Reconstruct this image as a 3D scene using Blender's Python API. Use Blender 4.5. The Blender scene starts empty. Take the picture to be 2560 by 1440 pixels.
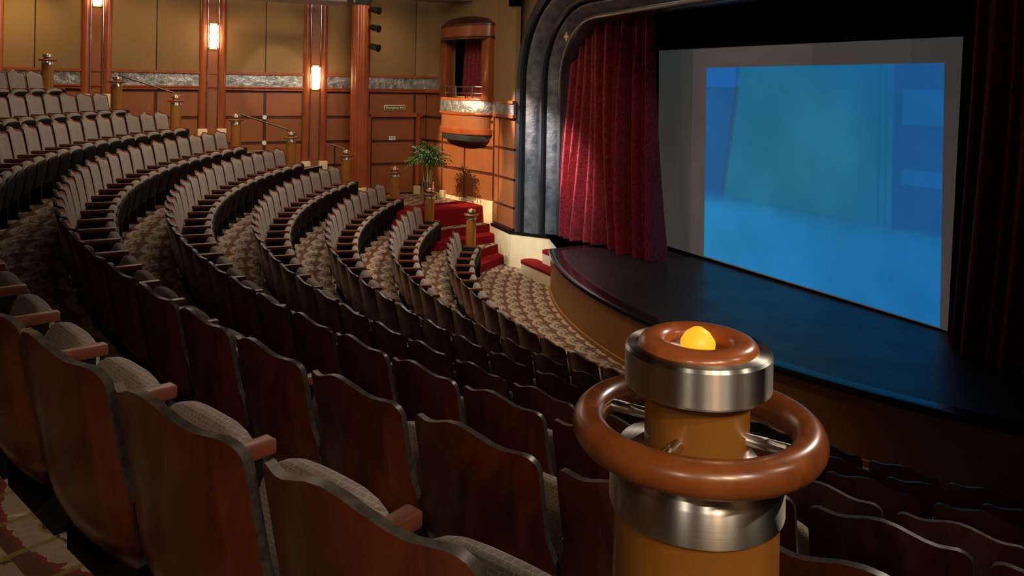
import bpy, bmesh, math, random
from mathutils import Vector, Matrix
random.seed(7)
PI = math.pi
sin, cos = math.sin, math.cos
C = bpy.context.scene.collection

# ------------------------------------------------------------------ theatre frame
# camera eye = world origin; O = centre of the curved rows; s runs along the
# proscenium wall (far side +), t runs from the stage towards the audience
O = (9.639, 14.648)
U = (-.466, .885)
A = (-.885, -.466)
PU = math.atan2(U[1], U[0])
AX = 3.6264


def W(s, t, z=0.):
    return Vector((O[0] + s*U[0] + t*A[0], O[1] + s*U[1] + t*A[1], z))


def PO(th, r, z=0.):
    return Vector((O[0] + r*cos(th), O[1] + r*sin(th), z))


# ------------------------------------------------------------------ mesh helpers
def mk(name, bm, mats, parent=None, smooth=None, loc=None):
    me = bpy.data.meshes.new(name)
    bmesh.ops.recalc_face_normals(bm, faces=bm.faces[:])
    if loc is not None:
        bmesh.ops.translate(bm, verts=bm.verts[:], vec=-Vector(loc))
    bm.to_mesh(me)
    bm.free()
    for m in (mats if isinstance(mats, (list, tuple)) else [mats]):
        me.materials.append(m)
    if smooth is not None:
        me.shade_smooth()
        me.set_sharp_from_angle(angle=math.radians(smooth))
    o = bpy.data.objects.new(name, me)
    C.objects.link(o)
    if loc is not None:
        o.location = loc
    if parent is not None:
        o.parent = parent
    return o


def empty(name, loc=(0, 0, 0), rz=0):
    o = bpy.data.objects.new(name, None)
    o.empty_display_size = .1
    C.objects.link(o)
    o.location = loc
    o.rotation_euler = (0, 0, rz)
    return o


def tag(o, label, cat, group=None):
    o['label'] = label
    o['category'] = cat
    if group:
        o['group'] = group
    return o


def struct(o):
    o['kind'] = 'structure'
    return o


def BM():
    return bmesh.new()


def hexa(bm, P, mi=0):
    v = [bm.verts.new(p) for p in P]
    for f in ((0, 1, 2, 3), (4, 5, 6, 7), (0, 1, 5, 4), (1, 2, 6, 5), (2, 3, 7, 6), (3, 0, 4, 7)):
        bm.faces.new([v[i] for i in f]).material_index = mi


def box(bm, x0, x1, y0, y1, z0, z1, mi=0):
    hexa(bm, [(x0, y0, z0), (x1, y0, z0), (x1, y1, z0), (x0, y1, z0), (x0, y0, z1), (x1, y0, z1), (x1, y1, z1), (x0, y1, z1)], mi)


def sbox(bm, s0, s1, t0, t1, z0, z1, mi=0):
    hexa(bm, [W(s0, t0, z0), W(s1, t0, z0), W(s1, t1, z0), W(s0, t1, z0), W(s0, t0, z1), W(s1, t0, z1), W(s1, t1, z1), W(s0, t1, z1)], mi)


class Seg:
    """wall segment between two plan points; n points into the room"""
    def __init__(self, p, q, toward):
        self.p = Vector(p[:2])
        d = Vector(q[:2]) - self.p
        self.L = d.length
        self.d = d.normalized()
        n = Vector((-self.d.y, self.d.x))
        self.n = n if (Vector(toward[:2]) - self.p).dot(n) > 0 else -n

    def at(self, a, dep, z):
        v = self.p + self.d*a + self.n*dep
        return Vector((v.x, v.y, z))

    def box(self, bm, a0, a1, d0, d1, z0, z1, mi=0):
        f = self.at
        hexa(bm, [f(a0, d0, z0), f(a1, d0, z0), f(a1, d1, z0), f(a0, d1, z0), f(a0, d0, z1), f(a1, d0, z1), f(a1, d1, z1), f(a0, d1, z1)], mi)


def bevel(bm, w, n=2):
    bmesh.ops.bevel(bm, geom=bm.edges[:], offset=w, segments=n, profile=.5, affect='EDGES')


def lathe(bm, prof, n=32, c=(0, 0, 0), mi=0, a0=0, a1=2*PI, sx=1, sy=1, rot=0):
    full = abs(a1 - a0 - 2*PI) < 1e-6
    m = n if full else n + 1
    rows = []
    for r, z in prof:
        row = []
        for k in range(m):
            a = a0 + (a1 - a0)*k/n
            x, y = r*cos(a)*sx, r*sin(a)*sy
            row.append(bm.verts.new((c[0] + x*cos(rot) - y*sin(rot), c[1] + x*sin(rot) + y*cos(rot), c[2] + z)))
        rows.append(row)
    for a, b in zip(rows, rows[1:]):
        for k in range(n):
            k2 = (k + 1) % m
            bm.faces.new((a[k], a[k2], b[k2], b[k])).material_index = mi
    if full:
        for row in (rows[0], rows[-1]):
            try:
                bm.faces.new(row).material_index = mi
            except ValueError:
                pass
    return rows


def torus(bm, R, r, c=(0, 0, 0), n=48, m=14, mi=0, flat=1.):
    g = [[bm.verts.new((c[0] + (R + r*cos(2*PI*j/m))*cos(2*PI*i/n), c[1] + (R + r*cos(2*PI*j/m))*sin(2*PI*i/n), c[2] + r*flat*sin(2*PI*j/m))) for j in range(m)] for i in range(n)]
    for i in range(n):
        for j in range(m):
            bm.faces.new((g[i][j], g[(i+1) % n][j], g[(i+1) % n][(j+1) % m], g[i][(j+1) % m])).material_index = mi


def tube(bm, pts, r, n=8, mi=0):
    pts = [Vector(p) for p in pts]
    rs = r if isinstance(r, (list, tuple)) else [r]*len(pts)
    rows = []
    for i, p in enumerate(pts):
        d = (pts[min(i+1, len(pts)-1)] - pts[max(i-1, 0)]).normalized()
        a = d.orthogonal() if abs(d.z) > .9 else d.cross(Vector((0, 0, 1)))
        if abs(d.z) > .9:
            a = Vector((1, 0, 0)) - d*d.x
        a.normalize()
        b = d.cross(a)
        rows.append([bm.verts.new(p + (a*cos(2*PI*k/n) + b*sin(2*PI*k/n))*rs[i]) for k in range(n)])
    for a, b in zip(rows, rows[1:]):
        for k in range(n):
            bm.faces.new((a[k], a[(k+1) % n], b[(k+1) % n], b[k])).material_index = mi
    for row in (rows[0], rows[-1]):
        bm.faces.new(row).material_index = mi


def superell(bm, a, b, c, e1, e2, ctr=(0, 0, 0), tilt=0, n=20, m=12, mi=0):
    def sp(v, e):
        return math.copysign(abs(v)**e, v)
    rows = []
    E1 = e1
    R = Matrix.Rotation(tilt, 3, 'X')
    for j in range(m + 1):
        ph = -PI/2 + PI*j/m
        row = []
        e1 = E1 if ph > 0 else .4
        for i in range(n):
            th = 2*PI*i/n
            v = Vector((a*sp(cos(ph), e1)*sp(cos(th), e2), b*sp(cos(ph), e1)*sp(sin(th), e2), c*sp(sin(ph), e1)))
            row.append(R @ v + Vector(ctr))
        rows.append(row)
    V = [[bm.verts.new(p) for p in row] for row in rows[1:-1]]
    lo, hi = bm.verts.new(rows[0][0]), bm.verts.new(rows[-1][0])
    for a_, b_ in zip(V, V[1:]):
        for i in range(n):
            bm.faces.new((a_[i], a_[(i+1) % n], b_[(i+1) % n], b_[i])).material_index = mi
    for i in range(n):
        bm.faces.new((lo, V[0][(i+1) % n], V[0][i])).material_index = mi
        bm.faces.new((hi, V[-1][i], V[-1][(i+1) % n])).material_index = mi


def sweep(bm, frames, prof, mi=0, closed=False):
    """frames: list of functions mapping a profile point to a world point"""
    rows = [[bm.verts.new(f(p)) for p in prof] for f in frames]
    n = len(prof)
    for a, b in zip(rows, rows[1:]):
        for k in range(n if closed else n - 1):
            k2 = (k + 1) % n
            f = bm.faces.new((a[k], a[k2], b[k2], b[k]))
            f.material_index = mi[k] if isinstance(mi, list) else mi
    return rows


# ------------------------------------------------------------------ materials
class NT:
    def __init__(self, name):
        self.m = bpy.data.materials.new(name)
        self.m.use_nodes = True
        self.t = self.m.node_tree
        self.b = self.t.nodes['Principled BSDF']

    def node(self, typ, **kw):
        n = self.t.nodes.new(typ)
        for k, v in kw.items():
            setattr(n, k, v)
        return n

    def link(self, a, b):
        self.t.links.new(a, b)

    def put(self, sock, v):
        if hasattr(v, 'links'):
            self.link(v, sock)
        else:
            sock.default_value = v

    def math(self, op, a, b=0., c=0.):
        n = self.node('ShaderNodeMath', operation=op)
        for i, v in enumerate((a, b, c)):
            if i < len(n.inputs):
                self.put(n.inputs[i], v)
        return n.outputs[0]

    def mix(self, f, a, b):
        n = self.node('ShaderNodeMix', data_type='RGBA')
        self.put(n.inputs[0], f)
        self.put(n.inputs[6], a if hasattr(a, 'links') else (*a, 1))
        self.put(n.inputs[7], b if hasattr(b, 'links') else (*b, 1))
        return n.outputs[2]

    def ramp(self, f, stops, interp='LINEAR'):
        n = self.node('ShaderNodeValToRGB')
        n.color_ramp.interpolation = interp
        el = n.color_ramp.elements
        while len(el) < len(stops):
            el.new(.5)
        for e, (p, c) in zip(el, stops):
            e.position = p
            e.color = (*c, 1)
        self.put(n.inputs[0], f)
        return n.outputs[0]

    def coord(self, kind='Object'):
        return self.node('ShaderNodeTexCoord').outputs[kind]

    def xyz(self, v):
        n = self.node('ShaderNodeSeparateXYZ')
        self.link(v, n.inputs[0])
        return n.outputs

    def vec(self, x, y, z=0.):
        n = self.node('ShaderNodeCombineXYZ')
        for i, v in enumerate((x, y, z)):
            self.put(n.inputs[i], v)
        return n.outputs[0]

    def scale(self, v, s):
        n = self.node('ShaderNodeMapping')
        self.link(v, n.inputs[0])
        n.inputs[3].default_value = s
        return n.outputs[0]

    def noise(self, v, sc, det=3., rough=.5, dist=0.):
        n = self.node('ShaderNodeTexNoise')
        self.link(v, n.inputs['Vector'])
        n.inputs['Scale'].default_value = sc
        n.inputs['Detail'].default_value = det
        n.inputs['Roughness'].default_value = rough
        n.inputs['Distortion'].default_value = dist
        return n.outputs[0]

    def voro(self, v, sc, feat='F1'):
        n = self.node('ShaderNodeTexVoronoi', feature=feat)
        self.link(v, n.inputs['Vector'])
        n.inputs['Scale'].default_value = sc
        return n.outputs[0]

    def bump(self, h, st=.3, dist=.01):
        n = self.node('ShaderNodeBump')
        n.inputs['Strength'].default_value = st
        n.inputs['Distance'].default_value = dist
        self.link(h, n.inputs['Height'])
        self.link(n.outputs[0], self.b.inputs['Normal'])

    def set(self, col=None, rough=None, metal=None, coat=None, spec=None, emit=None, estr=None, sheen=None, crough=None):
        for k, v in (('Base Color', col), ('Roughness', rough), ('Metallic', metal), ('Coat Weight', coat), ('Specular IOR Level', spec), ('Emission Color', emit), ('Emission Strength', estr), ('Sheen Weight', sheen), ('Coat Roughness', crough)):
            if v is None:
                continue
            if isinstance(v, tuple):
                v = (*v, 1)
            self.put(self.b.inputs[k], v)
        return self


def wood(name, c0, c1, rough=.35, coat=.2, scale=(6, 6, 1.2), sc=3.):
    n = NT(name)
    v = n.scale(n.coord(), scale)
    g = n.noise(v, sc, 5, .6, 1.2)
    g2 = n.noise(n.coord(), 3.5, 2)
    f = n.math('ADD', n.math('MULTIPLY', g, .6), n.math('MULTIPLY', g2, .4))
    n.set(col=n.ramp(f, [(.35, c0), (.65, c1)]), rough=rough, coat=coat, crough=.2)
    return n.m


def plain(name, c, rough=.6, metal=0., var=.15, sc=20., spec=.5):
    n = NT(name)
    g = n.noise(n.coord(), sc, 3)
    n.set(col=n.ramp(g, [(.3, tuple(x*(1-var) for x in c)), (.7, tuple(min(1, x*(1+var)) for x in c))]), rough=rough, metal=metal, spec=spec)
    return n.m


M = {}
M['shell'] = wood('mahogany_veneer', (.055, .0095, .004), (.235, .050, .0125), .30, .35, (5, 5, 1.0), 1.7)
M['edge'] = plain('ply_edge', (.05, .043, .036), .38, 0, .4, 60)
M['arm'] = wood('armrest_wood', (.14, .038, .020), (.22, .064, .034), .38, .15, (8, 2, 8), 3)
M['black'] = plain('black_painted_metal', (.006, .006, .007), .5, 0, .2, 20, .3)
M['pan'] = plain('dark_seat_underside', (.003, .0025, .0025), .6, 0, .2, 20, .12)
M['honey'] = wood('honey_wood', (.23, .085, .012), (.31, .125, .020), .32, .35, (5, 5, 1), 1.5)
M['redwood'] = wood('red_cherry_wood', (.24, .052, .016), (.36, .090, .026), .32, .35, (5, 5, .6), 2)
M['ringwood'] = wood('wheel_ring_wood', (.13, .030, .008), (.29, .085, .018), .30, .4, (6, 6, 6), 2.2)
M['capwood'] = wood('cap_ring_wood', (.24, .060, .016), (.40, .115, .030), .3, .4, (8, 8, 8), 3)
M['dtrim'] = wood('dark_seam_wood', (.050, .014, .008), (.085, .024, .012), .4, .2)
M['panel'] = wood('cherry_wall_panel', (.235, .072, .022), (.275, .088, .027), .5, .08, (3, 3, .8), 2)
M['cream'] = plain('cream_stone_base', (.72, .58, .36), .5, 0, .06, 6)
M['redcarpet'] = plain('red_carpet', (.20, .007, .010), .95, 0, .2, 60, .1)
M['redrefl'] = plain('painted_curtain_reflection', (.05, .003, .004), .6)
M['stagef'] = wood('stage_fascia_wood', (.23, .084, .012), (.29, .108, .017), .45, .15, (4, 4, 4), 1.2)
M['void'] = plain('stage_black_cloth', (.004, .004, .005), .95, 0, .2, 8, .05)
M['chrome'] = plain('polished_steel', (.72, .70, .66), .16, 1., .04, 5)
M['railm'] = plain('dark_bronze_rail', (.16, .13, .10), .35, 1., .1, 5)
M['dceil'] = plain('dark_ceiling_paint', (.05, .04, .032), .9)
M['soffit'] = plain('grey_canopy_paint', (.22, .20, .20), .7)
M['white'] = plain('white_plate', (.75, .78, .76), .5, 0, .05)
M['signgreen'] = plain('dark_green_sign', (.05, .062, .032), .5)
M['gold'] = plain('pale_gold', (.75, .60, .35), .4, .2, .08)
M['green'] = plain('palm_leaf_green', (.028, .085, .022), .5, 0, .5, 9)
M['stem'] = plain('palm_stem', (.11, .10, .04), .7)


def mat_steel():
    n = NT('brushed_steel')
    g = n.noise(n.scale(n.coord(), (2, 2, 300)), 6, 2)
    tg = n.node('ShaderNodeTangent', direction_type='RADIAL', axis='Z')
    n.link(tg.outputs[0], n.b.inputs['Tangent'])
    n.b.inputs['Anisotropic'].default_value = .93
    n.b.inputs['Anisotropic Rotation'].default_value = .25
    n.set(col=(.66, .63, .58), metal=1., rough=n.math('ADD', n.math('MULTIPLY', g, .10), .31))
    return n.m


M['steel'] = mat_steel()


def mat_fabric(name, base, dark, red, lo=1.):
    n = NT(name)
    x, y, z = n.xyz(n.coord())
    # small stepped weave: rows of dashes with dark outlines and a few red flecks
    u = n.math('ADD', n.math('MULTIPLY', x, 46.), n.math('MULTIPLY', n.noise(n.coord(), 40, 2), 1.1))
    v = n.math('MULTIPLY', n.math('ADD', z, n.math('MULTIPLY', y, .7)), 60.)
    bt = n.node('ShaderNodeTexBrick')
    bt.offset = .5
    n.link(n.vec(u, v), bt.inputs['Vector'])
    bt.inputs['Color1'].default_value = (*base, 1)
    bt.inputs['Color2'].default_value = (base[0]*.82, base[1]*.82, base[2]*.85, 1)
    bt.inputs['Mortar'].default_value = (*dark, 1)
    bt.inputs['Scale'].default_value = 1.
    bt.inputs['Mortar Size'].default_value = .09
    bt.inputs['Mortar Smooth'].default_value = .6
    bt.inputs['Brick Width'].default_value = 1.
    bt.inputs['Row Height'].default_value = .8
    fl = n.voro(n.vec(n.math('MULTIPLY', x, 60.), n.math('MULTIPLY', z, 60.), y), 1.)
    f = n.math('LESS_THAN', fl, .16)
    col = n.mix(n.math('MULTIPLY', f, .6), bt.outputs[0], red)
    n.set(col=col, rough=.92, spec=.15, sheen=.15)
    n.bump(n.noise(n.coord(), 300, 1), .15, .002)
    return n.m


M['fabric'] = mat_fabric('woven_seat_fabric', (.235, .192, .16), (.35, .285, .22), (.16, .07, .05))


def mat_carpet():
    n = NT('patterned_carpet')
    x, y, z = n.xyz(n.coord())
    th = n.math('ARCTAN2', y, n.math('MULTIPLY', x, -1.))
    r = n.math('SQRT', n.math('ADD', n.math('MULTIPLY', x, x), n.math('MULTIPLY', y, y)))
    v = n.math('ADD', n.math('DIVIDE', r, .25), n.math('MULTIPLY', z, 3.1))
    iy = n.math('FLOOR', v)
    u = n.math('ADD', n.math('MULTIPLY', th, 24.), n.math('MULTIPLY', n.math('MODULO', iy, 2.), .5))
    fx = n.math('SUBTRACT', n.math('FRACT', u), .5)
    fy = n.math('SUBTRACT', n.math('FRACT', v), .5)
    ex = n.math('MULTIPLY', fx, 1.25)
    ey = n.math('ADD', fy, .42)
    d = n.math('SQRT', n.math('ADD', n.math('MULTIPLY', ex, ex), n.math('MULTIPLY', ey, ey)))
    d = n.math('ADD', d, n.math('MULTIPLY', n.math('SUBTRACT', n.noise(n.coord(), 11., 3, .65), .5), .26))
    iu = n.math('FLOOR', u)
    par = n.math('MODULO', n.math('ADD', iu, n.math('MULTIPLY', iy, 2.)), 3.)
    base = n.ramp(d, [(0, (.22, .035, .03)), (.16, (.12, .07, .055)), (.20, (.36, .27, .19)), (.43, (.09, .055, .045)), (.465, (.32, .21, .07)), (.50, (.44, .34, .25)), (.74, (.24, .05, .042)), (.80, (.13, .062, .048))], 'CONSTANT')
    st = n.math('LESS_THAN', n.math('ABSOLUTE', n.math('SUBTRACT', n.math('FRACT', n.math('MULTIPLY', n.math('ADD', fy, n.math('MULTIPLY', n.math('GREATER_THAN', fx, 0.), .14)), 3.2)), .5)), .16)
    inner = n.math('MULTIPLY', st, n.math('LESS_THAN', d, .43))
    base = n.mix(n.math('MULTIPLY', inner, .75), base, (.09, .075, .06))
    seg = n.math('LESS_THAN', n.math('ABSOLUTE', n.math('SUBTRACT', n.math('FRACT', n.math('MULTIPLY', u, 4.)), .5)), .06)
    base = n.mix(n.math('MULTIPLY', seg, n.math('MULTIPLY', n.math('GREATER_THAN', d, .50), .8)), base, (.30, .22, .05))
    fuzz = n.noise(n.coord(), 45, 3)
    col = n.mix(n.math('MULTIPLY', fuzz, .5), base, (.05, .04, .032))
    n.set(col=col, rough=.97, spec=.1)
    n.bump(n.noise(n.coord(), 160, 2), .4, .004)
    return n.m


M['carpet'] = mat_carpet()


def mat_beige():
    n = NT('beige_acoustic_fabric')
    g = n.noise(n.coord(), 90, 3)
    n.set(col=n.ramp(g, [(.3, (.26, .160, .070)), (.7, (.34, .212, .10))]), rough=.95, spec=.08)
    n.bump(g, .4, .01)
    return n.m


M['beige'] = mat_beige()


def mat_frieze(name, sc, c0, c1, rough=.35, st=.8, metal=.75):
    n = NT(name)
    v = n.coord()
    a = n.voro(v, sc)
    b = n.noise(v, sc*1.6, 4, .6, 2.)
    f = n.math('ADD', n.math('MULTIPLY', a, .6), n.math('MULTIPLY', b, .6))
    n.set(col=n.ramp(f, [(.3, c0), (.75, c1)]), metal=metal, rough=rough)
    n.bump(f, st, .03)
    return n.m


M['frieze'] = mat_frieze('embossed_pewter_frieze', 6., (.16, .18, .21), (.42, .43, .42), .36, .8)
M['procem'] = mat_frieze('embossed_proscenium_metal', 5., (.10, .115, .13), (.22, .235, .25), .42, .35, .7)
M['procsm'] = mat_frieze('smooth_proscenium_metal', 2.2, (.13, .15, .18), (.19, .21, .24), .24, .06, .85)
M['procdk'] = plain('dark_proscenium_groove', (.025, .028, .033), .5, .5)


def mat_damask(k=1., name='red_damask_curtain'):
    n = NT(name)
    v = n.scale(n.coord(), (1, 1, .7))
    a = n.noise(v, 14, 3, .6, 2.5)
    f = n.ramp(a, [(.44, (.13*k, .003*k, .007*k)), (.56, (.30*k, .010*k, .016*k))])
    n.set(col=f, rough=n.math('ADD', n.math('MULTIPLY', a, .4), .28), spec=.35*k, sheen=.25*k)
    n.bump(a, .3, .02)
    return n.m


M['damask'] = mat_damask()
M['damask_shade'] = mat_damask(.38, 'red_damask_painted_shade')  # same cloth darkened: shade painted into the right curtain's colour


def mat_stage():
    n = NT('black_stage_floor')
    g = n.noise(n.coord(), 1.5, 5, .65)
    g2 = n.noise(n.scale(n.coord(), (3, 3, 3)), 6, 4, .7)
    n.set(col=n.ramp(g2, [(.35, (.010, .010, .012)), (.7, (.024, .022, .024))]), rough=n.math('ADD', n.math('MULTIPLY', g, .3), .24), spec=.45)
    return n.m


M['stage'] = mat_stage()
M['rim'] = plain('glossy_black_rim', (.006, .006, .007), .18)


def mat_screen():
    n = NT('glowing_grey_screen_cloth')
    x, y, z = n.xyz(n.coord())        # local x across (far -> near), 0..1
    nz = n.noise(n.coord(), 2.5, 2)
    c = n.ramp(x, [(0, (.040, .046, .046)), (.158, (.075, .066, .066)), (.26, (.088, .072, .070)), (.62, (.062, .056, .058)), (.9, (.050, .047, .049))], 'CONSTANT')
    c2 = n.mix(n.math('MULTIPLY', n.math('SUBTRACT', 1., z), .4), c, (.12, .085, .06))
    n.set(col=(.12, .11, .11), rough=.9, emit=c2, estr=n.math('ADD', .44, n.math('MULTIPLY', nz, .3)))  # cloth brightness is painted in as emission, warmer towards the bottom
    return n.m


def mat_projection():
    n = NT('projected_blue_film_frame')
    x, y, z = n.xyz(n.coord())        # x 0..1 from far edge to near edge, z 0..1 up
    nz = n.noise(n.vec(n.math('MULTIPLY', x, 1.6), z), 2.2, 3)
    base = n.mix(n.math('SMOOTH_MIN', x, 1., .2), (.008, .150, .31), (.008, .135, .34))
    # greener, brighter middle of the picture
    dx = n.math('SUBTRACT', x, .45)
    dz = n.math('SUBTRACT', z, .58)
    d = n.math('SQRT', n.math('ADD', n.math('MULTIPLY', dx, dx), n.math('MULTIPLY', dz, n.math('MULTIPLY', dz, .8))))
    g = n.node('ShaderNodeMapRange', interpolation_type='SMOOTHSTEP')
    n.link(d, g.inputs[0])
    g.inputs[1].default_value = .55
    g.inputs[2].default_value = .05
    base = n.mix(n.math('MULTIPLY', g.outputs[0], .8), base, (.018, .185, .285))
    # drape at the far side
    edge = n.math('ADD', .10, n.math('MULTIPLY', n.math('SUBTRACT', z, .35), .13))
    dr = n.math('MULTIPLY', n.math('LESS_THAN', x, edge), n.math('GREATER_THAN', z, .29))
    base = n.mix(n.math('MULTIPLY', dr, .75), base, (.009, .095, .30))
    tie = n.math('MULTIPLY', n.math('LESS_THAN', n.math('ABSOLUTE', n.math('SUBTRACT', x, edge)), .012), n.math('MULTIPLY', n.math('GREATER_THAN', z, .34), n.math('LESS_THAN', z, .90)))
    base = n.mix(n.math('MULTIPLY', tie, .55), base, (.025, .075, .16))
    top = n.math('MULTIPLY', n.math('LESS_THAN', x, .16), n.math('GREATER_THAN', z, .90))
    base = n.mix(n.math('MULTIPLY', top, .8), base, (.009, .14, .48))
    # door frame at the near side
    dk = n.math('MULTIPLY', n.math('GREATER_THAN', x, .84), n.math('GREATER_THAN', z, .33))
    base = n.mix(n.math('MULTIPLY', dk, .75), base, (.010, .085, .29))
    for px in (.79, .815, .84):
        ln = n.math('LESS_THAN', n.math('ABSOLUTE', n.math('SUBTRACT', x, px)), .004)
        ln = n.math('MULTIPLY', ln, n.math('GREATER_THAN', z, .34))
        base = n.mix(n.math('MULTIPLY', ln, .5), base, (.010, .11, .26))
    for z0, z1 in ((.52, .58), (.76, .9)):
        ln = n.math('MULTIPLY', n.math('GREATER_THAN', z, z0), n.math('LESS_THAN', z, z1))
        ln = n.math('MULTIPLY', ln, n.math('GREATER_THAN', x, .87))
        base = n.mix(n.math('MULTIPLY', ln, .5), base, (.010, .15, .42))
    # pale ledge along the bottom
    lz = n.node('ShaderNodeMapRange', interpolation_type='SMOOTHSTEP')
    n.link(z, lz.inputs[0])
    lz.inputs[1].default_value = .36
    lz.inputs[2].default_value = .26
    led = lz.outputs[0]
    led0 = n.math('LESS_THAN', z, n.math('SUBTRACT', .335, n.math('MULTIPLY', n.math('ABSOLUTE', n.math('SUBTRACT', x, .55)), .02)))
    base = n.mix(n.math('MULTIPLY', led, .8), base, n.ramp(x, [(0, (.016, .27, .60)), (.5, (.012, .21, .52)), (1, (.009, .16, .44))]))
    rim = n.math('LESS_THAN', n.math('ABSOLUTE', n.math('SUBTRACT', z, .335)), .006)
    base = n.mix(n.math('MULTIPLY', rim, .35), base, (.01, .13, .30))
    n.set(col=(.05, .05, .05), rough=.9, emit=base, estr=n.math('ADD', .50, n.math('MULTIPLY', nz, .60)))
    return n.m


def emis(name, c, s, col=(.5, .5, .5)):
    n = NT(name)
    g = n.noise(n.coord(), 8, 2)
    n.set(col=col, emit=c, estr=n.math('MULTIPLY', n.math('ADD', .8, n.math('MULTIPLY', g, .4)), s), rough=.4)
    return n.m


M['lamp'] = emis('lit_sconce_glass', (1., .74, .40), 9.)
M['amber'] = emis('lit_amber_glass', (1., .40, .02), 1.1, (.6, .3, .02))
M['spotlens'] = plain('dark_spot_lens', (.01, .01, .012), .1)

# ------------------------------------------------------------------ camera
cam = bpy.data.cameras.new('Camera')
cam.sensor_width = 36
cam.lens = 1957.81/2560*36
cam.shift_y = (213.469 - 720)/2560
cam.clip_start = .05
co = bpy.data.objects.new('Camera', cam)
C.objects.link(co)
ROLL = math.radians(.996)
co.matrix_world = Matrix.Rotation(PI/2, 4, 'X') @ Matrix.Rotation(ROLL, 4, 'Z')
bpy.context.scene.camera = co


def px(p):
    if p.y < .05:
        return None
    x, y = 1957.81*p.x/p.y, -1957.81*p.z/p.y
    return 1280 + x*cos(ROLL) - y*sin(ROLL), 213.469 + x*sin(ROLL) + y*cos(ROLL)


# ------------------------------------------------------------------ rows and floors
RI, DR, SH = 10.729, .984, .905
ROWS = 'IHGFEDCBA'
ZS = [-2.956, -2.602, -2.229, -1.862, -1.454, -1.076, -.683, -.320, .079]
FL = [z - SH for z in ZS]
FA = [3.065, 2.996, 2.957, 2.971, 3.015, 3.057, 3.089, 3.115, 3.142]
PH = dict(C=4.093, D=4.058, E=4.011, F=3.972, G=3.918, H=3.826, I=3.771)
RR = [RI + DR*k for k in range(9)]


def lerp_tab(th, tab):
    if th <= tab[0][0]:
        return tab[0][1]
    for (a, ra), (b, rb) in zip(tab, tab[1:]):
        if th <= b:
            return ra + (rb - ra)*(th - a)/(b - a)
    return tab[-1][1]


BND = [None,
       [(2.75, 10.05), (2.83, 10.16), (2.871, 10.22), (2.951, 10.45), (3.02, 10.66), (3.05, 10.69)],
       [(2.75, 9.9), (2.839, 10.47), (2.899, 10.87), (2.952, 11.33), (3.0, 11.67)],
       [(2.75, 10.2), (2.861, 10.97), (2.931, 11.6), (2.96, 12.2), (2.99, 12.66)],
       [(2.75, 14.4), (2.90, 14.1), (2.99, 13.64)]] + [[(0, RR[k-1] - .045)] for k in range(5, 9)]


def bnd(k, th):
    return 0. if k == 0 else lerp_tab(th, BND[k])


def rmax(th):
    c = cos(th - PU)
    r = 20.9
    if c > .05:
        r = min(r, 10.28/c)
    return r


def floor_obj():
    bm = BM()
    ths = [2.2 + i*.02 for i in range(int((5.1 - 2.2)/.02))]
    for k in range(9):
        prev = None
        for th in ths:
            b, m = (bnd(k, th) if k else 3.0), rmax(th)
            if b >= m - .02:
                prev = None
                continue
            z0 = FL[k] if k == 0 else FL[k-1]
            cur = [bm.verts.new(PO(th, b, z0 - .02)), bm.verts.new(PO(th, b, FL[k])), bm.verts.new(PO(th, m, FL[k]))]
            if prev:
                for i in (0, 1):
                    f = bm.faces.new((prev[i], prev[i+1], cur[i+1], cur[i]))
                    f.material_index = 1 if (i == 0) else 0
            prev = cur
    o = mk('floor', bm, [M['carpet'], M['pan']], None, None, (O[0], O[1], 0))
    return struct(o)


floor_obj()


def red_step(k, th0, th1, dr, name):
    """half-height red carpeted step in front of platform k in the far aisle"""
    bm = BM()
    z0, z1 = FL[k-1], FL[k]
    zm = (z0 + z1)/2
    n = 24
    prof = [(0., z1 - .012), (-.015, z1 - .014), (-.02, zm + .012), (-.05, zm), (-dr + .03, zm), (-dr, zm - .02), (-dr - .005, z0 - .015), (.01, z0 - .015)]
    fr = []
    for i in range(n + 1):
        th = th0 + (th1 - th0)*i/n
        b = bnd(k, th)
        fr.append(lambda p, th=th, b=b: PO(th, b + p[0], p[1]))
    rows = sweep(bm, fr, prof, 0, True)
    for r in (rows[0], rows[-1]):
        bm.faces.new(r)
    return bm


for k, a, b, nm in ((1, 2.82, 3.012, 1), (2, 2.81, 2.985, 2)):
    o = mk('floor_step', red_step(k, a, b, .30, nm), M['redcarpet'], None, 40)
    struct(o)
# red landing: strip of red carpet on the top step in front of the corner door
bm = BM()
prof = [(.55, FL[3] + .012), (0., FL[3] + .014), (-.03, FL[3] - .01), (-.03, FL[3] - .20), (-.06, FL[2] - .01), (.55, FL[2] - .01)]
fr = []
for i in range(25):
    th = 2.80 + (2.99 - 2.80)*i/24
    fr.append(lambda p, th=th: PO(th, bnd(3, th) + (p[0] if p[0] < .5 else 1.0), p[1]))
rows = sweep(bm, fr, prof, 0, True)
for r in (rows[0], rows[-1]):
    bm.faces.new(r)
struct(mk('floor_landing', bm, M['redcarpet'], None, 40))

# ------------------------------------------------------------------ seats
W2 = .56


def hw(z):
    f = min(1, max(0, (.66 - z)/.09))
    f = f*f*(3 - 2*f)
    return .252 + .024*f


def ztop(u):
    h = .5*(1 + cos(PI*min(1, abs(u)/.70)))
    z = .914 + .046*h
    r = .055
    d = abs(u)*.252 - (.252 - r)
    if d > 0:
        z -= (r - math.sqrt(max(0, r*r - d*d)))*.9
    return z


def zbot(u):
    return .33 + .14*abs(u)**3.2


def yback(u, z):
    y = -.063*(1 - u*u) + (.93 - z)*.20
    if z < .52:
        y += (.52 - z)**2*2.2
    return y


US = [-1, -.985, -.95, -.9, -.83, -.74, -.62, -.48, -.32, -.16, 0, .16, .32, .48, .62, .74, .83, .9, .95, .985, 1]


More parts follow.
